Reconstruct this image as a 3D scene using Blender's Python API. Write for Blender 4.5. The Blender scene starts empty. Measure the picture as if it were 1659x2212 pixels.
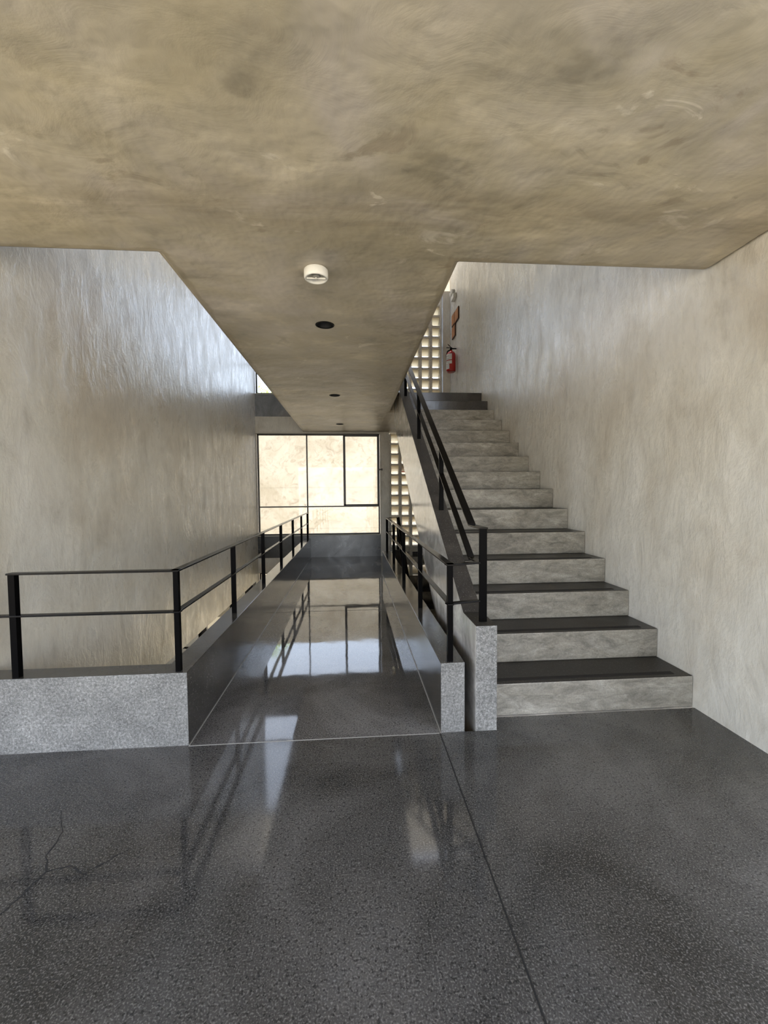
import bpy, bmesh, math, random
from mathutils import Vector, Matrix
random.seed(7)
S = bpy.context.scene
COL = S.collection

# ------------------------------------------------------------------ camera
W_PX, F_PX = 1659, 910.0
CAM_H = 1.25
yaw, pitch, roll = .074, -.0448, -.0082
cd = bpy.data.cameras.new('camera'); cam = bpy.data.objects.new('camera', cd); COL.objects.link(cam)
fw = Vector((math.sin(yaw), math.cos(yaw), 0)); rt = Vector((math.cos(yaw), -math.sin(yaw), 0)); up = Vector((0, 0, 1))
fw, up = fw*math.cos(pitch)+up*math.sin(pitch), up*math.cos(pitch)-fw*math.sin(pitch)
rt, up = rt*math.cos(roll)+up*math.sin(roll), up*math.cos(roll)-rt*math.sin(roll)
m = Matrix((rt, up, -fw)).transposed().to_4x4(); m.translation = (0, 0, CAM_H)
cam.matrix_world = m
cd.sensor_fit = 'HORIZONTAL'; cd.sensor_width = 36; cd.lens = 36*F_PX/W_PX
cd.clip_start = .05; cd.clip_end = 300
S.camera = cam

# ------------------------------------------------------------------ daylight and exposure
SUN_DIR = Vector((0, -.38, .925)).normalized()      # towards the sun
wd = bpy.data.worlds.new('sky'); S.world = wd; wd.use_nodes = True
nt = wd.node_tree; bg = nt.nodes['Background']
sky = nt.nodes.new('ShaderNodeTexSky'); sky.sky_type = 'NISHITA'; sky.sun_disc = False
sky.sun_elevation = math.asin(SUN_DIR.z); sky.sun_rotation = math.atan2(SUN_DIR.x, SUN_DIR.y)
sky.dust_density = 2.5; sky.air_density = 1.0; sky.ozone_density = 1.0
mixw = nt.nodes.new('ShaderNodeMix'); mixw.data_type = 'RGBA'; mixw.inputs[0].default_value = .6
mixw.inputs[7].default_value = (3.1, 3.17, 3.45, 1)
nt.links.new(sky.outputs[0], mixw.inputs[6]); nt.links.new(mixw.outputs[2], bg.inputs[0]); bg.inputs[1].default_value = 1.0
sd = bpy.data.lights.new('sun', 'SUN'); sd.energy = 9; sd.angle = .01; sd.color = (1, .92, .79)
so = bpy.data.objects.new('sun', sd); COL.objects.link(so)
so.rotation_euler = SUN_DIR.to_track_quat('Z', 'Y').to_euler(); so.location = (-8, -4, 12)
S.view_settings.view_transform = 'Standard'; S.view_settings.look = 'None'
S.view_settings.exposure = 0.48; S.view_settings.gamma = 1; S.view_settings.use_curve_mapping = False
cy = S.cycles
cy.max_bounces = 14; cy.diffuse_bounces = 8; cy.glossy_bounces = 5; cy.transparent_max_bounces = 16
cy.use_denoising = True; cy.sample_clamp_indirect = 12; cy.caustics_reflective = False; cy.caustics_refractive = False

# ------------------------------------------------------------------ materials
class N:
    def __init__(s, name):
        s.m = bpy.data.materials.new(name); s.m.use_nodes = True
        s.t = s.m.node_tree; s.b = s.t.nodes['Principled BSDF']; s.out = s.t.nodes['Material Output']
        s.tc = s.t.nodes.new('ShaderNodeTexCoord').outputs['Object']
    def link(s, a, b): s.t.links.new(a, b)
    def noise(s, scale, detail=6, rough=.6, dist=0, stretch=(1, 1, 1), off=(0, 0, 0)):
        mp = s.t.nodes.new('ShaderNodeMapping'); mp.inputs['Scale'].default_value = stretch; mp.inputs['Location'].default_value = off
        s.link(s.tc, mp.inputs[0])
        n = s.t.nodes.new('ShaderNodeTexNoise'); n.inputs['Scale'].default_value = scale; n.inputs['Detail'].default_value = detail
        n.inputs['Roughness'].default_value = rough; n.inputs['Distortion'].default_value = dist
        s.link(mp.outputs[0], n.inputs['Vector']); return n.outputs['Fac']
    def ramp(s, fac, *stops):
        r = s.t.nodes.new('ShaderNodeValToRGB'); e = r.color_ramp.elements
        while len(e) < len(stops): e.new(.5)
        for i, (p, c) in enumerate(stops):
            e[i].position = p; e[i].color = (*c, 1) if isinstance(c, tuple) else (c, c, c, 1)
        s.link(fac, r.inputs[0]); return r.outputs[0]
    def mix(s, fac, a, b, mode='MIX'):
        x = s.t.nodes.new('ShaderNodeMix'); x.data_type = 'RGBA'; x.blend_type = mode
        for i, v in ((0, fac), (6, a), (7, b)):
            if isinstance(v, (int, float)): x.inputs[i].default_value = v if i == 0 else (v, v, v, 1)
            elif isinstance(v, tuple): x.inputs[i].default_value = (*v, 1)
            else: s.link(v, x.inputs[i])
        return x.outputs[2]
    def math(s, op, a, b=0.0, c=0.0):
        x = s.t.nodes.new('ShaderNodeMath'); x.operation = op
        for i, v in enumerate((a, b, c)):
            if isinstance(v, (int, float)): x.inputs[i].default_value = v
            else: s.link(v, x.inputs[i])
        return x.outputs[0]
    def bump(s, h, strength, dist=.01, prev=None):
        b = s.t.nodes.new('ShaderNodeBump'); b.inputs['Strength'].default_value = strength; b.inputs['Distance'].default_value = dist
        s.link(h, b.inputs['Height'])
        if prev is not None: s.link(prev, b.inputs['Normal'])
        return b.outputs[0]
    def set(s, color=None, rough=None, normal=None, **kw):
        for key, v in (('Base Color', color), ('Roughness', rough), ('Normal', normal)):
            if v is None: continue
            if isinstance(v, (int, float)): s.b.inputs[key].default_value = v
            elif isinstance(v, tuple): s.b.inputs[key].default_value = (*v, 1)
            else: s.link(v, s.b.inputs[key])
        for k, v in kw.items(): s.b.inputs[k.replace('_', ' ')].default_value = v
        return s.m

def flat(name, col, rough=.5, **kw):
    n = N(name)
    f = n.noise(40, 3)
    return n.set(n.mix(f, tuple(c*.9 for c in col), tuple(min(1, c*1.08) for c in col)), rough, **kw)

def plaster_wall():
    n = N('burnished_plaster_wall')
    big = n.noise(1.0, 6, .6, .4, (1, 1, .7))
    mid = n.noise(6.0, 7, .68, .4, (1, 1, .5))
    fine = n.noise(20, 5, .6, .4, (1, 1, .42))
    c = n.ramp(big, (.3, (.60, .545, .45)), (.5, (.70, .675, .605)), (.7, (.77, .755, .71)))
    c = n.mix(.55, c, n.ramp(mid, (.28, (.52, .49, .43)), (.42, (.80, .79, .76)), (.55, (.92, .92, .90)), (.68, (1.12, 1.12, 1.12))), 'MULTIPLY')
    c = n.mix(.18, c, n.ramp(fine, (.35, .6), (.62, 1.1)), 'MULTIPLY')
    nb = n.bump(mid, .32, .04)
    nb = n.bump(fine, .30, .012, nb)
    return n.set(c, n.ramp(mid, (.35, .42), (.62, .24)), nb)

def plaster_ceiling():
    n = N('troweled_plaster_ceiling')
    big = n.noise(1.1, 5, .55, .2, (.8, 1.1, 1))
    hue = n.noise(1.7, 4, .6, .6, off=(5, 2, 1))
    swirl = n.noise(3.0, 6, .58, .12, (.8, 1.15, 1), (2, 7, 0))
    c = n.ramp(hue, (.35, (.50, .435, .295)), (.5, (.53, .47, .345)), (.65, (.575, .515, .42)))
    c = n.mix(.8, c, n.ramp(big, (.3, .66), (.5, .88), (.7, 1.08)), 'MULTIPLY')
    c = n.mix(.75, c, n.ramp(swirl, (.30, .50), (.38, .80), (.5, .92), (.60, 1.0), (.66, 1.22)), 'MULTIPLY')
    sep = n.t.nodes.new('ShaderNodeSeparateXYZ'); n.link(n.tc, sep.inputs[0])
    X, Y = sep.outputs[0], sep.outputs[1]
    # trowel smears across the hall, with the ceiling crease's shade painted in
    d = n.math('ABSOLUTE', n.math('SUBTRACT', n.math('ADD', Y, n.math('MULTIPLY', n.noise(1.2, 3), .3)), 2.00))
    sm = n.noise(3.2, 8, .7, .4, (.35, 2.6, 1))
    band = n.math('MULTIPLY', n.ramp(d, (.02, 1.0), (.22, .0)), n.ramp(sm, (.38, .15), (.58, 1.0)))
    c = n.mix(n.math('MULTIPLY', band, .55), c, (.24, .195, .125))
    # darker colour band, with a wavy border, round the openings
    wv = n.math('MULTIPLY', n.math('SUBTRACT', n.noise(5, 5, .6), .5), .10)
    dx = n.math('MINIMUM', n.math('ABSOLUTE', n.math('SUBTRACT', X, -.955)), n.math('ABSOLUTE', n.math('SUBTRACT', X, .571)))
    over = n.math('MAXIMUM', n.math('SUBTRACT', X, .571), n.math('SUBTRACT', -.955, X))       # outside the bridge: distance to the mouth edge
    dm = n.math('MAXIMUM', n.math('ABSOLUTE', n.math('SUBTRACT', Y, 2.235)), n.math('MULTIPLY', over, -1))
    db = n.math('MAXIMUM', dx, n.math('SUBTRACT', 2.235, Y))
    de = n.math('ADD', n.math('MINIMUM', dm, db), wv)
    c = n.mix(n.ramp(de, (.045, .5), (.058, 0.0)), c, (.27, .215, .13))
    mk = n.noise(5.5, 8, .62, .9, (.7, 1.1, 1), (1, 3, 0)); mask = n.ramp(n.noise(1.4, 2, off=(9, 0, 0)), (.45, 0.0), (.58, 1.0))
    c = n.mix(n.math('MULTIPLY', mask, n.ramp(mk, (.60, 0.0), (.66, .5))), c, (.78, .72, .58))
    c = n.mix(n.math('MULTIPLY', mask, n.ramp(mk, (.34, .55), (.40, 0.0))), c, (.26, .21, .14))
    rel = n.noise(4.2, 3, .5, .1)
    nb = n.bump(rel, .30, .08); nb = n.bump(mk, .14, .03, nb)
    return n.set(c, .42, nb)

def polished_floor():
    n = N('dark_polished_terrazzo')
    cloud = n.noise(1.3, 6, .6, .5)
    cloud2 = n.noise(.5, 3, .5, .2, off=(3, 1, 0))
    sp = n.noise(190, 2, .5)
    sp2 = n.noise(95, 3, .6)
    c = n.ramp(cloud, (.34, .026), (.5, .060), (.66, .112))
    c = n.mix(.75, c, n.ramp(cloud2, (.3, (.78, .74, .70)), (.55, (.98, .95, .88)), (.75, (1.18, 1.16, 1.03))), 'MULTIPLY')
    c = n.mix(n.ramp(sp, (.52, 0.0), (.68, .42)), c, (.24, .235, .22))
    c = n.mix(n.ramp(sp2, (.60, 0.0), (.72, .30)), c, (.22, .22, .215))
    c = n.mix(n.ramp(sp2, (.34, .7), (.46, 0.0)), c, (.010, .010, .010))
    sep = n.t.nodes.new('ShaderNodeSeparateXYZ'); n.link(n.tc, sep.inputs[0])
    hall = n.math('MAXIMUM', n.math('LESS_THAN', sep.outputs[1], 2.11), n.math('MULTIPLY', n.math('LESS_THAN', sep.outputs[1], 2.3), n.math('GREATER_THAN', sep.outputs[0], .6)))            # hall: poured apart, less finely polished; bridge colour lightened to imitate window skylight
    c = n.mix(hall, n.mix(1, c, (1.7, 1.7, 1.75), 'MULTIPLY'), c)
    wav = n.noise(3.5, 2, .5)
    nb = n.bump(wav, .055, .012)
    rough = n.math('ADD', n.ramp(cloud, (.35, .03), (.7, .06)), n.math('MULTIPLY', hall, .035))
    return n.set(c, rough, nb, IOR=1.5)

def dark_concrete(name='dark_polished_concrete', base=.075, rough=(.10, .22), tint=(1, .97, .92), ior=1.75):
    n = N(name)
    cloud = n.noise(3, 7, .65, .6)
    vert = n.noise(9, 6, .7, .6, (1, 1, .35))
    c = n.ramp(cloud, (.3, tuple(base*.55*t for t in tint)), (.5, tuple(base*t for t in tint)), (.7, tuple(base*1.7*t for t in tint)))
    c = n.mix(.4, c, n.ramp(vert, (.3, .5), (.65, 1.2)), 'MULTIPLY')
    sp = n.noise(150, 2, .5)
    c = n.mix(n.ramp(sp, (.6, 0.0), (.72, .3)), c, (.3, .3, .29))
    r = n.ramp(cloud, (.35, rough[0]), (.7, rough[1]))
    return n.set(c, r, n.bump(vert, .12, .006), IOR=ior)

def rough_concrete(name, lo, mid, hi, tint=(1, 1, .97)):
    n = N(name)
    a = n.noise(4, 6, .65, .4)
    g = n.noise(85, 4, .75, .4)
    g2 = n.noise(170, 2, .6)
    c = n.ramp(a, (.3, tuple(lo*t for t in tint)), (.5, tuple(mid*t for t in tint)), (.7, tuple(hi*t for t in tint)))
    c = n.mix(.8, c, n.ramp(g, (.34, .38), (.5, .95), (.66, 1.75)), 'MULTIPLY')
    c = n.mix(n.ramp(g2, (.6, 0.0), (.72, .35)), c, (.6, .6, .58))
    pit = n.noise(14, 5, .7, .3)
    c = n.mix(n.ramp(pit, (.30, .6), (.38, 0.0)), c, (.07, .065, .06))
    return n.set(c, .62, n.bump(g, .35, .004))

def riser_concrete():
    n = N('grey_stair_riser_concrete')
    a = n.noise(2.2, 7, .65, .8, (1, 1, 2.2))
    v = n.noise(12, 8, .75, .8, (.6, 1, 1.7))
    g = n.noise(110, 4, .7)
    c = n.ramp(a, (.3, (.155, .14, .112)), (.5, (.245, .228, .19)), (.7, (.35, .33, .285)))
    c = n.mix(.75, c, n.ramp(v, (.3, .30), (.47, .85), (.68, 1.5)), 'MULTIPLY')
    c = n.mix(.35, c, n.ramp(g, (.34, .5), (.64, 1.4)), 'MULTIPLY')
    return n.set(c, .5, n.bump(v, .3, .006))

def yard_plaster():
    n = N('sunlit_yard_plaster')
    a = n.noise(.7, 8, .68, 1.2)
    b = n.noise(3.5, 9, .75, 1.5)
    c = n.ramp(a, (.35, (.19, .165, .12)), (.6, (.26, .235, .19)))
    c = n.mix(n.ramp(b, (.50, 0.0), (.64, .7)), c, (.13, .10, .07))
    sep = n.t.nodes.new('ShaderNodeSeparateXYZ'); n.link(n.tc, sep.inputs[0])
    for z in (-1.2, .1, 1.45):
        d = n.math('ABSOLUTE', n.math('SUBTRACT', sep.outputs[2], z))
        c = n.mix(n.ramp(d, (0.0, .5), (.02, 0.0)), c, (.12, .10, .075))
    return n.set(c, .8)

M = {}
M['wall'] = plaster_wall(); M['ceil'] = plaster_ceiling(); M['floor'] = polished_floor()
M['dark'] = dark_concrete(base=.05, tint=(1, .93, .84)); M['apron'] = dark_concrete('dark_apron_concrete', .028, (.25, .4), (.95, 1, 1.02))
M['face'] = rough_concrete('speckled_grey_concrete', .12, .17, .225, (1, .985, .93))
M['riser'] = riser_concrete(); M['yard'] = yard_plaster()
M['stringer'] = dark_concrete('polished_stair_side_concrete', .46, (.10, .18), (1, .96, .90))
M['steel'] = flat('black_painted_steel', (.003, .0028, .0028), .28, Specular_IOR_Level=.02)
M['rail'] = flat('black_glossy_steel_rail', (.004, .0035, .003), .22, Specular_IOR_Level=.10)
M['terrace'] = flat('grey_terrace_paving', (.57, .52, .42), .9)
M['frame'] = flat('dark_bronze_frame', (.035, .028, .022), .4)
M['sill'] = flat('pale_sill', (.6, .57, .5), .5)
M['tape'] = flat('black_antislip_tape', (.010, .008, .007), .85)
M['joint'] = flat('pale_joint_strip', (.32, .31, .29), .3)
M['crack'] = flat('dark_crack', (.006, .006, .006), .8)
M['block'] = rough_concrete('cream_breeze_block', .55, .62, .70, (1, .95, .84))
M['white'] = flat('white_plastic', (.80, .78, .70), .4)
M['grey'] = flat('grey_plastic', (.25, .24, .21), .5)
M['black'] = flat('black_recess', (.004, .004, .004), .6)
M['red'] = flat('red_enamel', (.42, .012, .010), .25)
M['label'] = flat('white_label', (.78, .77, .74), .5)
M['wood'] = flat('orange_brown_wood', (.42, .17, .06), .5)
M['woodedge'] = flat('dark_brown_wood_edge', (.07, .025, .012), .5)
M['ground'] = flat('pale_ground_paving', (.72, .63, .46), .9)
M['bark'] = flat('bark', (.12, .08, .05), .9)
def leafm():
    n = N('leaf_green'); return n.set(n.ramp(n.noise(2, 3), (.3, (.16, .30, .03)), (.7, (.45, .55, .08))), .5)
M['leaf'] = leafm()
def glassm():
    n = N('window_glass'); t = n.t
    tr = t.nodes.new('ShaderNodeBsdfTransparent'); tr.inputs[0].default_value = (.96, .97, .96, 1)
    gl = t.nodes.new('ShaderNodeBsdfGlossy'); gl.inputs['Roughness'].default_value = .02
    fr = t.nodes.new('ShaderNodeFresnel'); fr.inputs[0].default_value = 1.45
    mx = t.nodes.new('ShaderNodeMixShader')
    t.links.new(fr.outputs[0], mx.inputs[0]); t.links.new(tr.outputs[0], mx.inputs[1]); t.links.new(gl.outputs[0], mx.inputs[2])
    t.links.new(mx.outputs[0], n.out.inputs[0]); t.nodes.remove(n.b); return n.m
M['glass'] = glassm()
def hoodm():
    n = N('cream_translucent_hood'); t = n.t
    c = n.ramp(n.noise(6, 4), (.3, (.86, .80, .66)), (.7, (.92, .88, .76)))
    df = t.nodes.new('ShaderNodeBsdfDiffuse'); tl = t.nodes.new('ShaderNodeBsdfTranslucent'); mx = t.nodes.new('ShaderNodeMixShader'); mx.inputs[0].default_value = .5
    t.links.new(c, df.inputs[0]); t.links.new(c, tl.inputs[0]); t.links.new(df.outputs[0], mx.inputs[1]); t.links.new(tl.outputs[0], mx.inputs[2])
    t.links.new(mx.outputs[0], n.out.inputs[0]); t.nodes.remove(n.b); return n.m
M['hood'] = hoodm()
M['apron_lit'] = dark_concrete('lit_apron_concrete', .20, (.3, .45), (.96, 1, 1.03))  # same apron concrete, colour lightened to stand in for light from the hall
M['tread'] = dark_concrete('dark_tread_concrete', .026, (.28, .42), (1, .88, .74), 1.3)
M['striptop'] = dark_concrete('dark_rough_top_concrete', .034, (.5, .65), (1, .88, .74), 1.35)

# ------------------------------------------------------------------ geometry helpers
def add_box(bm, x0, x1, y0, y1, z0, z1, mi=0):
    v = [bm.verts.new((x, y, z)) for x in (x0, x1) for y in (y0, y1) for z in (z0, z1)]
    for f in ((0, 1, 3, 2), (4, 6, 7, 5), (0, 4, 5, 1), (2, 3, 7, 6), (0, 2, 6, 4), (1, 5, 7, 3)):
        fc = bm.faces.new([v[i] for i in f]); fc.material_index = mi
def add_prism(bm, pts, lo, hi, axis='z', mi=0):
    def P(a, b, c): return {'z': (a, b, c), 'x': (c, a, b), 'y': (a, c, b)}[axis]
    A = [bm.verts.new(P(a, b, lo)) for a, b in pts]; B = [bm.verts.new(P(a, b, hi)) for a, b in pts]
    n = len(pts); fs = [bm.faces.new(A[::-1]), bm.faces.new(B)]
    for i in range(n): fs.append(bm.faces.new((A[i], A[(i+1) % n], B[(i+1) % n], B[i])))
    for f in fs: f.material_index = mi
def add_cyl(bm, p0, p1, r0, r1=None, seg=24, mi=0, cap=True):
    r1 = r0 if r1 is None else r1
    p0, p1 = Vector(p0), Vector(p1); d = (p1-p0).normalized()
    a = d.orthogonal().normalized(); b = d.cross(a)
    A, B = [], []
    for i in range(seg):
        t = 2*math.pi*i/seg; o = a*math.cos(t)+b*math.sin(t)
        A.append(bm.verts.new(p0+o*r0)); B.append(bm.verts.new(p1+o*r1))
    for i in range(seg):
        f = bm.faces.new((A[i], A[(i+1) % seg], B[(i+1) % seg], B[i])); f.material_index = mi; f.smooth = True
    if cap:
        for l in (A[::-1], B): bm.faces.new(l).material_index = mi
def add_lathe(bm, prof, c, seg=32, mi=0):
    rings = []
    for r, z in prof:
        rings.append([bm.verts.new((c[0]+r*math.cos(2*math.pi*i/seg), c[1]+r*math.sin(2*math.pi*i/seg), c[2]+z)) for i in range(seg)])
    for A, B in zip(rings, rings[1:]):
        for i in range(seg):
            f = bm.faces.new((A[i], A[(i+1) % seg], B[(i+1) % seg], B[i])); f.smooth = True; f.material_index = mi
    bm.faces.new(rings[0][::-1]).material_index = mi; bm.faces.new(rings[-1]).material_index = mi
def add_bar(bm, p0, p1, w, h):          # flat bar, width w sideways, thickness h, ends cut upright
    p0, p1 = Vector(p0), Vector(p1); d = p1-p0
    s = Vector((-d.y, d.x, 0)); s = s.normalized()*w/2; u = Vector((0, 0, h))
    v = [bm.verts.new(p+k*s+q) for p in (p0, p1) for k in (-1, 1) for q in (-u, Vector())]
    for f in ((0, 1, 3, 2), (4, 6, 7, 5), (0, 4, 5, 1), (2, 3, 7, 6), (0, 2, 6, 4), (1, 5, 7, 3)):
        bm.faces.new([v[i] for i in f])
def add_tube(bm, pts, r, seg=8):
    for a, b in zip(pts, pts[1:]): add_cyl(bm, a, b, r, seg=seg)
def obj(name, bm, mats, parent=None, bevel=0, loc=None):
    bmesh.ops.recalc_face_normals(bm, faces=bm.faces)
    me = bpy.data.meshes.new(name)
    o = bpy.data.objects.new(name, me); COL.objects.link(o)
    off = Vector((0, 0, 0))
    if parent is not None:
        o.parent = parent; off = Vector(parent.get('_w', (0, 0, 0)))
    if loc is not None: off = Vector(loc)
    bmesh.ops.translate(bm, verts=bm.verts, vec=-off)
    if parent is None: o.location = off
    o['_w'] = list(off)
    bm.to_mesh(me); bm.free()
    for mm in (mats if isinstance(mats, (list, tuple)) else [mats]): me.materials.append(M[mm])
    if bevel:
        b = o.modifiers.new('bevel', 'BEVEL'); b.width = bevel; b.segments = 2; b.limit_method = 'ANGLE'; b.angle_limit = .6
    return o
def thing(name, label, cat, loc, group=None):
    o = bpy.data.objects.new(name, None); COL.objects.link(o); o.location = loc; o['_w'] = list(loc)
    o.empty_display_size = .1; o['label'] = label; o['category'] = cat
    if group: o['group'] = group
    return o
def tag(o, label, cat, group=None):
    o['label'] = label; o['category'] = cat
    if group: o['group'] = group
    return o
def struct(name, bm, mats, bevel=0, parent=None):
    o = obj(name, bm, mats, parent, bevel)
    if parent is None: o['kind'] = 'structure'
    return o
def boxes(*bs):
    bm = bmesh.new()
    for b in bs: add_box(bm, *b)
    return bm
def by_normal(bm, fn):
    bmesh.ops.recalc_face_normals(bm, faces=bm.faces)
    for f in bm.faces: f.material_index = fn(f.normal, f.calc_center_median())

# ------------------------------------------------------------------ main dimensions (metres)
XL, XR = -1.85, 1.95                # side walls
YF = 8.33                           # window wall
LV = 2.742                          # storey height
CH = 2.45                           # ceiling
Y0, T, R = 2.247, .2876, .1828      # stair start, going, riser
HX, HY = -3.6, -2.8                 # hall behind the camera
B0, B1 = -.955, .571                # bridge
YO = 2.235                          # mouth of the openings
YL = 6.285                          # landing edge
plan = [(HX, HY), (XR, HY), (XR, YO), (B1, YO), (B1, YL), (XR, YL), (XR, YF+.2), (B0, YF+.2), (B0, YO), (HX, YO)]

# ------------------------------------------------------------------ floors and ceilings
plan0 = plan[:3]+[(.746, YO), (.746, 2.114), (B1, 2.114)]+plan[4:]     # here the gap beside the stair reaches forward to the wall ends
bm = bmesh.new(); add_prism(bm, plan0, -.05, 0); struct('floor', bm, 'floor')
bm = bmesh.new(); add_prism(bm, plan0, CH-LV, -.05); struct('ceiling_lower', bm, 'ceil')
bm = bmesh.new(); add_prism(bm, plan, LV-.05, LV); struct('floor_upper', bm, 'floor')
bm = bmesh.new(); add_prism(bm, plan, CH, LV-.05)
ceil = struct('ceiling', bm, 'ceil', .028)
LIGHTS = [(-.183, 3.08), (-.204, 5.24), (-.207, 7.39)]
cut = bmesh.new()
for x, y in LIGHTS: add_cyl(cut, (x, y, CH-.1), (x, y, CH+.11), .060, seg=40)
cme = bpy.data.meshes.new('cut'); cut.to_mesh(cme); cut.free()
co = bpy.data.objects.new('cut', cme); COL.objects.link(co)
bo = ceil.modifiers.new('holes', 'BOOLEAN'); bo.object = co; bo.operation = 'DIFFERENCE'; bo.solver = 'EXACT'
dg = bpy.context.evaluated_depsgraph_get(); newm = bpy.data.meshes.new_from_object(ceil.evaluated_get(dg))
ceil.modifiers.clear(); ceil.data = newm; bpy.data.objects.remove(co); bpy.data.meshes.remove(cme)

struct('floor_lower', boxes((HX, XR+.2, -1, YF+.2, -LV-.2, -LV)), 'ground')
RZ = 5.95; WT = 2*LV-.30
# narrow unseen roof slot along the window wall, added to brighten the upper walls
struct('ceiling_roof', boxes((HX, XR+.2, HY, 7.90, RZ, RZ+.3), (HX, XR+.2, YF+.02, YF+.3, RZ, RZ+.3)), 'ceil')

# ------------------------------------------------------------------ walls
LB = -.41                            # underside of the left wall over the garden opening
CL = 3.95                             # sill of the unseen high side openings, added to light the upper storey
struct('wall_left', boxes((XL-.25, XL, YO-.12, YF+.2, LB, CL), (XL-.25, XL, YO-.12, 4.2, -LV, LB), (XL-.25, XL, 8.12, YF+.2, -LV, LB),
       (XL-.25, XL, YO-.12, YO+.05, CL, RZ), (XL-.25, XL, 3.6, YF+.2, CL, RZ)), 'wall')
struct('wall_right', boxes((XR, XR+.2, 1.0, YF+.3, -LV, LV), (XR, XR+.2, 2.1, YF+.3, LV, CL), (XR, XR+.2, 3.4, YF+.3, CL, RZ), (XR, XR+.2, -.2, .1, LV, RZ), (XR, XR+.2, HY, 1.0, -LV, -.05), (XR, XR+.2, HY, 1.0, CH, LV)), 'wall')  # unseen openings left in this wall to let more daylight in
struct('wall_upper_blocker', boxes((HX, XR, -.2, 0, LV, RZ)), 'woodedge')  # unseen wall, added and made dark to keep light off the upper risers
struct('wall_hall_left', boxes((HX, XL-.25, YO-.12, YO+.1, -LV, RZ)), 'wall')
struct('wall_lower_blocker', boxes((HX, XR, -1.2, -1, -LV, CH-LV)), 'wall')  # unseen wall added to block outside light below the hall

PX0, PX1 = .548, .731
for lv, nm in ((0, 'wall_front'), (LV, 'wall_front_upper'), (-LV, 'wall_front_lower')):
    bm = bmesh.new()
    add_box(bm, XL, PX0, YF, YF+.18, lv, lv+.425)                       # apron below the window
    if lv <= 0: add_box(bm, XL, B0, YF, YF+.2, lv+CH, lv+LV, 1)         # slab edge across the void
    struct(nm, bm, ['apron' if lv == 0 else 'apron_lit', 'wall'])
    struct('trim_sill', boxes((XL, PX0, YF-.012, YF+.18, lv+.425, lv+.437)), 'sill')
    for a, b, c in ((PX0, PX1-.002, .03), (1.80, XR-.002, .03), (1.765, 1.785, .012)): struct('wall_pillar', boxes((a, b, YF-c, YF+.2, lv+.001, (lv+CH if lv <= 0 else WT)-.001)), 'wall', .004)
struct('wall_lintel', boxes((XL, PX0, YF, YF+.12, 2.418, CH)), 'sill')

# ------------------------------------------------------------------ windows
def window(name, lv, top):
    z0 = lv+.437; x0, x1 = XL+.012, PX0-.008; y = YF+.05
    f = .026
    bm = boxes((x0, x1, y, y+.05, z0, z0+f), (x0, x1, y, y+.05, top-f, top), (x0, x0+f, y, y+.05, z0, top), (x1-f, x1, y, y+.05, z0, top))
    mx, sx, tz = -.885, -.163, lv+.995
    o = struct(name, bm, 'frame')
    zz = [obj('mullion', boxes((mx-.012, mx+.012, y, y+.045, z0, top)), 'frame', o),
          obj('transom', boxes((x0, x1, y+.002, y+.043, tz-.012, tz+.012)), 'frame', o)]
    for a, b, c, d in ((x0+f, mx-.012, z0+f, tz-.012), (mx+.012, x1-f, z0+f, tz-.012), (x0+f, mx-.012, tz+.012, top-f), (mx+.012, sx-.014, tz+.012, top-f), (sx+.03, x1-f-.02, tz+.04, top-f-.02)):
        obj('glass_pane', boxes((a, b, y+.02, y+.026, c, d)), 'glass', o)
    sa = obj('opening_sash', boxes((sx-.014, sx+.03, y-.006, y+.04, tz+.01, top-f), (x1-f-.02, x1-f, y-.006, y+.04, tz+.01, top-f), (sx, x1-f, y-.006, y+.04, tz+.012, tz+.04), (sx, x1-f, y-.006, y+.04, top-f-.02, top-f)), 'frame', o)
    bm = boxes((x1-.006, x1+.035, y-.095, y-.08, lv+1.708, lv+1.722), (x1+.028, x1+.05, y-.105, y-.07, lv+1.695, lv+1.735), (x1-.008, x1+.006, y-.09, y, lv+1.70, lv+1.73))
    obj('latch', bm, 'frame', sa)
    return o
window('window_1', 0, 2.416)
window('window_2', LV, WT-.01)
struct('wall_over_window', boxes((XL, XR, YF+.02, YF+.2, WT, RZ)), 'wall')
window('window_3', -LV, CH-LV)
# garden opening of the floor below
bm = boxes((XL-.14, XL-.08, 4.2, 8.12, LB-.04, LB), (XL-.14, XL-.08, 4.2, 8.12, -LV, -LV+.05))
for y in (4.2, 5.55, 6.92, 8.08): add_box(bm, XL-.14, XL-.06, y, y+.05, -LV, LB)
w4 = struct('window_4', bm, 'frame')
for a, b in ((4.25, 5.55), (5.6, 6.92), (6.97, 8.08)): obj('glass_pane', boxes((XL-.113, XL-.107, a, b, -LV+.05, LB-.04)), 'glass', w4)

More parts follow.
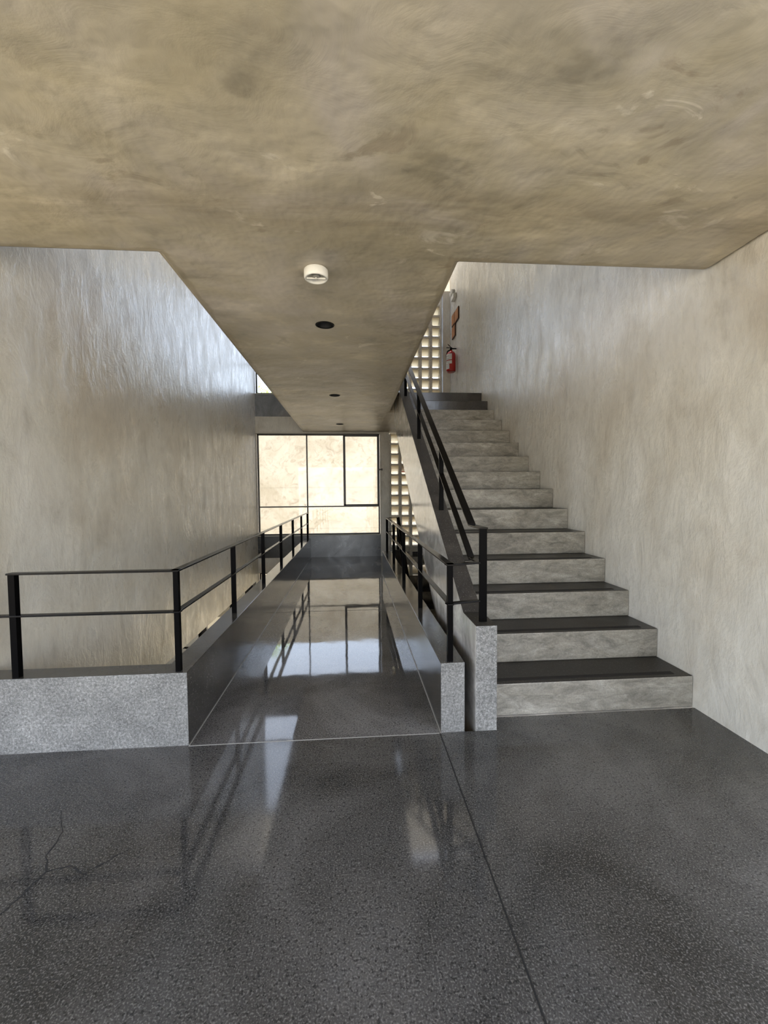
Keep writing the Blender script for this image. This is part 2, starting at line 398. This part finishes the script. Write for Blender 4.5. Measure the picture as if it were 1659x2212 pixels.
# ------------------------------------------------------------------ breeze-block screens
def rrect(cx, cz, hw, hh, r, k=5):
    pts = []
    for sx, sz, a0 in ((1, 1, 0), (-1, 1, 90), (-1, -1, 180), (1, -1, 270)):
        for i in range(k+1):
            t = math.radians(a0+90*i/k); pts.append((cx+sx*(hw-r)+r*math.cos(t), cz+sz*(hh-r)+r*math.sin(t)))
    return pts
def screen(lv, zs, label):
    bm = bmesh.new(); D = .16; ya, yb = YF+.0, YF+D
    px = .207; xs = [.767+px*i for i in range(5)]; hw = .076; hh = .089
    for zb in zs:
        for xa in xs:
            cx, cz = xa+hw, zb+hh+.002
            inn = rrect(cx, cz, hw, hh, .018); n = len(inn)
            out = []
            for (x, z) in inn:
                dx, dz = (x-cx)/hw, (z-cz)/hh; s = 1/max(abs(dx), abs(dz)); out.append((cx+dx*s*px/2, cz+dz*s*.102))
            ins = rrect(cx, cz, hw-.006, hh-.006, .014)          # the cell narrows a little outwards
            rings = []
            for P, y in ((out, ya), (inn, ya), (ins, yb), (out, yb)):
                rings.append([bm.verts.new((x, y, z)) for x, z in P])
            for A, B in zip(rings, rings[1:]):
                for i in range(n): bm.faces.new((A[i], A[(i+1) % n], B[(i+1) % n], B[i]))
            # sloping hood closing the upper two thirds of the cell
            zt, zl = cz+hh-.004, cz-hh+.062
            pr = [(ya+.05, zt), (ya+.062, zt), (yb-.004, zl+.012), (yb-.004, zl), (yb-.012, zl)]
            add_prism(bm, pr, cx-hw+.004, cx+hw-.004, 'x', 1)
    o = obj('breeze_block_screen', bm, ['block', 'hood'], loc=(.731, YF, zs[0]))
    tag(o, label, 'screen'); return o
screen(0, [-.011+.204*k for k in range(12)], 'cream breeze block screen behind the stair, right of the large lower window')
screen(LV, [LV+.151+.204*k for k in range(11)], 'cream breeze block screen above the top step, left of the fire extinguisher')
struct('trim_kerb', boxes((.731, 1.765, YF, YF+.16, LV, LV+.150)), 'block')
struct('wall_screen_base', boxes((PX1, 1.765, YF+.17, YF+.3, -.3, .16)), 'apron')
struct('wall_front_side', boxes((PX1, XR, YF, YF+.2, -LV, -.292)), 'wall')

# ------------------------------------------------------------------ joints and cracks in the floor
struct('trim_1', boxes((-.828, .445, 2.108, 2.113, 0, .0012)), 'joint')
struct('trim_2', boxes((.437, .442, HY, 2.112, 0, .0012)), 'crack')
struct('trim_3', boxes((-.828, .445, 4.47, 4.474, 0, .001)), 'crack')
struct('trim_4', boxes((-.828, -.824, 2.113, YF, 0, .003), (.441, .445, 2.113, 6.36, 0, .003)), 'joint')
def ribbon(bm, pts, w):
    prev = None; rnd = random.Random(3)
    P = []
    for a, b in zip(pts, pts[1:]):
        a, b = Vector((*a, 0)), Vector((*b, 0)); n = max(2, int((b-a).length/.02)); s = Vector((-(b-a).y, (b-a).x, 0)).normalized()
        for i in range(n): P.append(a.lerp(b, i/n)+s*rnd.uniform(-.004, .004))
    P.append(Vector((*pts[-1], 0)))
    for i, p in enumerate(P):
        d = (P[min(i+1, len(P)-1)]-P[max(i-1, 0)]).normalized(); s = Vector((-d.y, d.x, 0))*w*(.25+.75*rnd.random())*(1-.75*abs(2*i/len(P)-.7)/1.4)
        q = [bm.verts.new(p+s+Vector((0, 0, .0006))), bm.verts.new(p-s+Vector((0, 0, .0006)))]
        if prev: bm.faces.new((prev[0], prev[1], q[1], q[0]))
        prev = q
bm = bmesh.new()
ribbon(bm, [(-1.16, 1.05), (-1.06, 1.30), (-1.03, 1.43), (-1.075, 1.49), (-1.09, 1.60), (-1.17, 1.71)], .0048)
ribbon(bm, [(-1.03, 1.43), (-.965, 1.445), (-.90, 1.41), (-.80, 1.50)], .0036)
struct('trim_crack', bm, 'crack')

# ------------------------------------------------------------------ low concrete walls beside the bridge
def lowwall_mat(n, c): return 1 if n.y < -.5 else (2 if n.z > .5 and c.y < 2.24 else 0)
def left_lowwall(lv):
    bm = bmesh.new()
    add_prism(bm, [(XL+.003, 2.114), (-.828, 2.114), (-.828, YF), (B0, YF), (B0, 2.235), (XL+.003, 2.235)], lv, lv+.371)
    by_normal(bm, lambda n, c: 1 if n.y < -.5 else 0)
    return bm
LW = obj('parapet', left_lowwall(0), ['dark', 'face'], bevel=.003, loc=(-.89, 2.114, 0))
tag(LW, 'low grey speckled concrete wall turning the corner along the left side of the bridge', 'low wall')
bm = boxes((.445, B1, 2.114, 6.36, 0, .369)); by_normal(bm, lambda n, c: 1 if n.y < -.5 else 0)
tag(obj('parapet', bm, ['dark', 'face'], bevel=.003, loc=(.508, 2.114, 0)), 'low narrow concrete wall along the right side of the bridge, beside the stair', 'low wall')
up = left_lowwall(LV); add_box(up, .445, B1, 2.114, 6.36, LV, LV+.369)
struct('wall_bridge_upper', up, ['dark', 'face'])

# ------------------------------------------------------------------ staircases
def staircase(lv, label, first=0):
    root = thing('staircase', label, 'stairs', (1.35, Y0, lv))
    for k in range(first, 15):
        y = Y0+k*T; y1 = y+T+.012 if k < 14 else YL-.003
        bm = boxes((.735, XR-.001, y, y1, lv+k*R-(.0 if k else 0), lv+(k+1)*R))
        by_normal(bm, lambda n, c: 1 if n.y < -.5 else 0)
        st = obj('step', bm, ['tread', 'riser' if k < 13 else 'dark'], root, .007)
        if k < 14: obj('anti_slip_strip', boxes((.80, 1.86, y+.035, y+.068, lv+(k+1)*R-.0005, lv+(k+1)*R+.0015)), 'tape', st)
    bm = bmesh.new(); s = R/T
    zb = lambda y: lv+.44+s*(y-3.606)
    add_prism(bm, [(YO, lv-.001), (YO, lv-.29), (2.46, lv-.29), (YL-.005, zb(YL-.005)), (YL-.005, lv+14*R-.002), (Y0+T*1.0+.005, lv)][::-1], .66, XR-.001, 'x')
    w = obj('waist_slab', bm, 'stringer', root)
    bm = bmesh.new()
    bot = lambda y: lv+.36+s*(y-3.2); tp = lambda y: lv+.557+s*(y-2.37)
    add_prism(bm, [(2.114, lv-(.28 if lv == 0 else -.001)), (2.114, lv+.557), (2.37, lv+.557), (6.40, tp(6.40)), (6.46, tp(6.40)), (6.46, lv+LV+.001), (YL-.006, lv+LV+.001), (YL-.006, bot(YL)), (YO+.001, bot(YO+.001) if lv == 0 else lv+.001)], .630, .743, 'x')
    by_normal(bm, lambda n, c: 1 if n.y < -.9 and c.y < 2.2 else (2 if n.z > .3 else 0))
    obj('stringer', bm, ['stringer', 'face', 'striptop'], root, .003)
    return root
staircase(0, 'grey concrete staircase rising along the right wall with black strips on its steps')
staircase(-LV, 'dark concrete staircase going down through the gap behind the right bridge railing')

# ------------------------------------------------------------------ black steel railings
SP = 1.037
def post(root, x, y, z0, z1, wx=.034, wy=.012):
    return obj('post', boxes((x-wx/2, x+wx/2, y-wy/2, y+wy/2, z0, z1)), 'steel', root)
RW, RH = .042, .009
rl = thing('railing', 'black steel railing with a corner, on the low wall left of the bridge', 'railing', (-.877, 2.14, .371))
post(rl, -1.635, 2.14, .371, .876, .030, .030); post(rl, -.877, 2.145, .371, .876, .024, .026)
for k in range(1, 7): post(rl, -.885, 2.13+SP*k-(.06 if k == 6 else 0), .371, .874)
bm = bmesh.new(); add_bar(bm, (-1.655, 2.14, .881), (-.856, 2.14, .881), RW, RH); add_bar(bm, (-.877, 2.119, .881), (-.887, 8.32, .881), RW, RH); obj('top_rail', bm, 'rail', rl, .0018)
bm = bmesh.new(); add_bar(bm, (XL+.001, 2.14, .676), (-.856, 2.14, .676), RW*.8, RH); add_bar(bm, (-.877, 2.122, .676), (-.887, 8.32, .676), RW*.8, RH); obj('middle_rail', bm, 'rail', rl, .0018)

rr = thing('railing', 'black steel railing on the narrow low wall between bridge and stair', 'railing', (.5, 2.14, .369))
post(rr, .5, 2.145, .369, .876, .028, .026)
for k in range(1, 5): post(rr, .508, 2.13+SP*k, .369, .874)
for z, n, w in ((.881, 'top_rail', RW), (.676, 'middle_rail', RW*.8)):
    bm = bmesh.new(); add_bar(bm, (.5, 2.12, z), (.510, 6.29, z), w, RH)
    add_bar(bm, (.48, 2.14, z), (.667, 2.188, z), w, RH); add_bar(bm, (.49, 6.285, z), (.70, 6.40, z), w*.6, RH); obj(n, bm, 'rail', rr, .0018)

def stair_railing(lv, label):
    r = thing('stair_railing', label, 'railing', (.69, 2.19, lv+.557)); s = R/T
    ztop = lambda y: lv+1.075+s*(y-2.413); zs = lambda y: lv+.557+s*(y-2.37)
    post(r, .690, 2.19, lv+.556, lv+1.055, .040, .014)
    for y in (3.25, 4.34, 5.41): post(r, .690, y, zs(y)-.01, ztop(y)-.012, .036, .012)
    ye = 2.413+(LV+.881-1.075)/s
    post(r, .690, ye+.02, lv+LV+.30, lv+LV+.87, .036, .014)
    bm = bmesh.new(); add_bar(bm, (.690, 2.175, lv+1.064), (.690, 2.405, lv+1.064), RW+.004, RH); add_bar(bm, (.690, 2.40, lv+1.066), (.690, ye, lv+LV+.881), RW+.004, .012); add_bar(bm, (.69, ye, lv+LV+.881), (.69, ye+.06, lv+LV+.881), RW, RH)
    obj('handrail', bm, 'rail', r, .0018)
    d = .197
    bm = bmesh.new(); add_bar(bm, (.690, 2.19, lv+.872), (.690, 2.41, lv+.872), RW*.9, RH); add_bar(bm, (.690, 2.405, lv+1.066-d), (.690, ye, lv+LV+.881-d), RW*.9, .012)
    obj('middle_rail', bm, 'rail', r, .0018)
stair_railing(0, 'black steel stair railing sloping up the side wall of the grey staircase')
stair_railing(-LV, 'black steel stair railing of the descending stair, seen behind the right bridge railing')

# ------------------------------------------------------------------ ceiling fittings
n_th = ['nearest', 'middle', 'farthest']
for i, (x, y) in enumerate(LIGHTS):
    t = thing('recessed_downlight', ('unlit round black ceiling recess nearest the white detector', 'unlit round black ceiling recess halfway along the bridge', 'unlit round black ceiling recess closest to the big window')[i], 'ceiling light', (x, y, CH), 'round black recesses in the ceiling over the bridge')
    bm = bmesh.new(); add_cyl(bm, (x, y, CH+.001), (x, y, CH+.10), .0595, seg=40, cap=False)
    bmesh.ops.contextual_create(bm, geom=[e for e in bm.edges if all(v.co.z > CH+.09 for v in e.verts)]); obj('can', bm, 'black', t)
    bm = bmesh.new(); prof = [(.058, .002), (.058, -.0025), (.0665, -.0025), (.068, 0.001)]
    rings = [[bm.verts.new((x+r*math.cos(a*math.pi/20), y+r*math.sin(a*math.pi/20), CH+z)) for a in range(40)] for r, z in prof]
    for A, B in zip(rings, rings[1:]):
        for k in range(40): bm.faces.new((A[k], A[(k+1) % 40], B[(k+1) % 40], B[k]))
    obj('rim', bm, 'steel', t)
dx, dy = -.182, 2.335
t = thing('smoke_detector', 'round white detector on the ceiling near the edge of the openings', 'detector', (dx, dy, CH))
bm = bmesh.new(); add_lathe(bm, [(.058, 0), (.064, -.006), (.064, -.040), (.061, -.048), (.056, -.050), (.050, -.046), (.048, -.030)][::-1], (dx, dy, CH), 48); obj('housing', bm, 'white', t)
bm = bmesh.new(); add_lathe(bm, [(.012, -.046), (.020, -.044), (.024, -.031)], (dx, dy, CH), 24); obj('sensor', bm, 'grey', t)
bm = boxes((dx-.050, dx+.050, dy-.004, dy+.004, CH-.050, CH-.043), (dx-.0035, dx+.0035, dy-.012, dy+.004, CH-.052, CH-.044)); obj('guard_bar', bm, 'white', t)

# ------------------------------------------------------------------ things on the right wall upstairs
ex, ey, ez = XR-.105, 7.80, 3.478
t = thing('fire_extinguisher', 'red fire extinguisher with white labels hanging on the wall above the top step', 'fire extinguisher', (ex, ey, ez))
bm = bmesh.new(); add_lathe(bm, [(.070, 0), (.082, .012), (.084, .03), (.084, .30), (.078, .335), (.058, .362), (.030, .380), (.022, .395)], (ex, ey, ez), 40); obj('cylinder', bm, 'red', t)
bm = bmesh.new(); add_cyl(bm, (ex, ey, ez+.39), (ex, ey, ez+.425), .02, seg=20); add_box(bm, ex-.014, ex+.014, ey-.03, ey+.03, ez+.42, ez+.445); add_cyl(bm, (ex+.01, ey, ez+.43), (XR-.005, ey, ez+.43), .012, seg=12); obj('valve', bm, 'steel', t)
bm = bmesh.new(); add_bar(bm, (ex+.02, ey, ez+.45), (ex-.085, ey, ez+.445), .022, .006); add_bar(bm, (ex, ey, ez+.455), (ex-.06, ey-.005, ez+.510), .022, .006); obj('handle', bm, 'steel', t)
bm = bmesh.new(); add_tube(bm, [(ex, ey+.03, ez+.425), (ex-.05, ey+.06, ez+.40), (ex-.07, ey+.075, ez+.33), (ex-.055, ey+.085, ez+.2), (ex-.045, ey+.09, ez+.12)], .010); obj('hose', bm, 'steel', t)
def patch(z0, z1, a0, a1, r=.0852):
    bm = bmesh.new(); n = 12; rows = []
    for z in (z0, z1):
        rows.append([(bm.verts.new((ex+r*math.cos(a0+(a1-a0)*i/n), ey+r*math.sin(a0+(a1-a0)*i/n), ez+z)), bm.verts.new((ex+(r-.001)*math.cos(a0+(a1-a0)*i/n), ey+(r-.001)*math.sin(a0+(a1-a0)*i/n), ez+z))) for i in range(n+1)])
    for i in range(n):
        a, b, c, d = rows[0][i][0], rows[0][i+1][0], rows[1][i+1][0], rows[1][i][0]; bm.faces.new((a, b, c, d))
    return bm
A0, A1 = math.radians(165), math.radians(268)
obj('label', patch(.21, .318, A0, A1), 'label', t)
obj('label', patch(.135, .195, A0, A1), 'label', t)
obj('label', patch(.045, .13, A0, math.radians(235)), 'label', t)
for z in (.275, .225, .17, .105, .085, .065): 
    obj('label_print', patch(z, z+.006, math.radians(185), math.radians(228), .0857), 'grey', t)
for (ya, yb, za, zb, lab) in ((7.60, 7.875, 4.385, 4.60, 'upper near orange-brown wooden plaque on the wall above the fire extinguisher'),
                              (7.885, 8.10, 4.405, 4.615, 'upper far orange-brown wooden plaque, nearest the corner by the breeze blocks'),
                              (7.84, 8.08, 4.165, 4.385, 'lowest orange-brown wooden plaque, just above the fire extinguisher')):
    t = thing('wall_plaque', lab, 'plaque', (XR, (ya+yb)/2, za), 'wooden plaques on the upper wall')
    obj('board', boxes((XR-.022, XR-.001, ya, yb, za, zb)), 'woodedge', t, .002)
    obj('panel_face', boxes((XR-.025, XR-.021, ya+.012, yb-.012, za+.012, zb-.012)), 'wood', t)
t = thing('emergency_light', 'small white wall lamp high on the right wall above the plaques', 'emergency light', (XR, 7.9, 4.83))
obj('housing', boxes((XR-.06, XR-.001, 7.80, 8.00, 4.84, 4.93)), 'white', t, .008)
for y in (7.83, 7.97):
    bm = bmesh.new(); add_cyl(bm, (XR-.03, y, 4.97), (XR-.085, y-.01, 4.955), .03, .036, 20); add_cyl(bm, (XR-.03, y, 4.93), (XR-.03, y, 4.965), .008, seg=10); obj('lamp_head', bm, 'white', t)
# small red plate seen through the lower screen
tag(obj('red_plate', boxes((.97, 1.10, YF+.175, YF+.185, 1.67, 1.80)), 'red', loc=(1.03, YF+.18, 1.67)), 'small red object showing through the lower breeze blocks beside the stair', 'sign')

# ------------------------------------------------------------------ outside
struct('wall_yard', boxes((-14, 14, 14, 14.3, -LV, 3.72)), 'yard')
struct('wall_yard_left', boxes((-9.3, -9, YO, 14, -LV, 1.5)), 'yard')
struct('floor_yard', boxes((-30, 30, YO, 40, -LV-.35, -LV-.02)), 'ground')
struct('floor_terrace', boxes((-30, HX-.2, -30, YO, -.3, -.08), (HX-.2, 30, -30, HY-.2, -.3, -.08)), 'terrace')
def tree(x, y, zt, label):
    t = thing('tree', label, 'tree', (x, y, -LV-.02)); rnd = random.Random(5)
    bm = bmesh.new(); add_cyl(bm, (x, y, -LV-.02), (x+.1, y, zt-2.2), .16, .10, 12)
    for k in range(9):
        a = k*2.4; add_cyl(bm, (x+.1, y, zt-2.4+.05*k), (x+.9*math.cos(a), y+.9*math.sin(a), zt-1.2+.07*k), .06, .02, 8)
    obj('trunk', bm, 'bark', t)
    bm = bmesh.new()
    for _ in range(5200):
        v = Vector((rnd.gauss(0, 1), rnd.gauss(0, 1), rnd.gauss(0, 1))).normalized()*(rnd.random()**.4)
        lump = 1+.25*math.sin(5*v.x+2)*math.cos(4*v.y)
        p = Vector((x+v.x*1.5*lump, y+v.y*1.5*lump, zt-1.15+v.z*1.1*lump))
        a = Vector((rnd.gauss(0, 1), rnd.gauss(0, 1), rnd.gauss(0, 1))).normalized(); b = a.orthogonal().normalized(); s = .045
        bm.faces.new([bm.verts.new(p+a*s), bm.verts.new(p+b*s*.6), bm.verts.new(p-a*s), bm.verts.new(p-b*s*.6)])
    f = obj('foliage', bm, 'leaf', t)
tree(-3.9, 18, 5.72, 'yellow-green tree top seen over the yard wall through the upper window')
for o in bpy.data.objects:
    if '_w' in o: del o['_w']
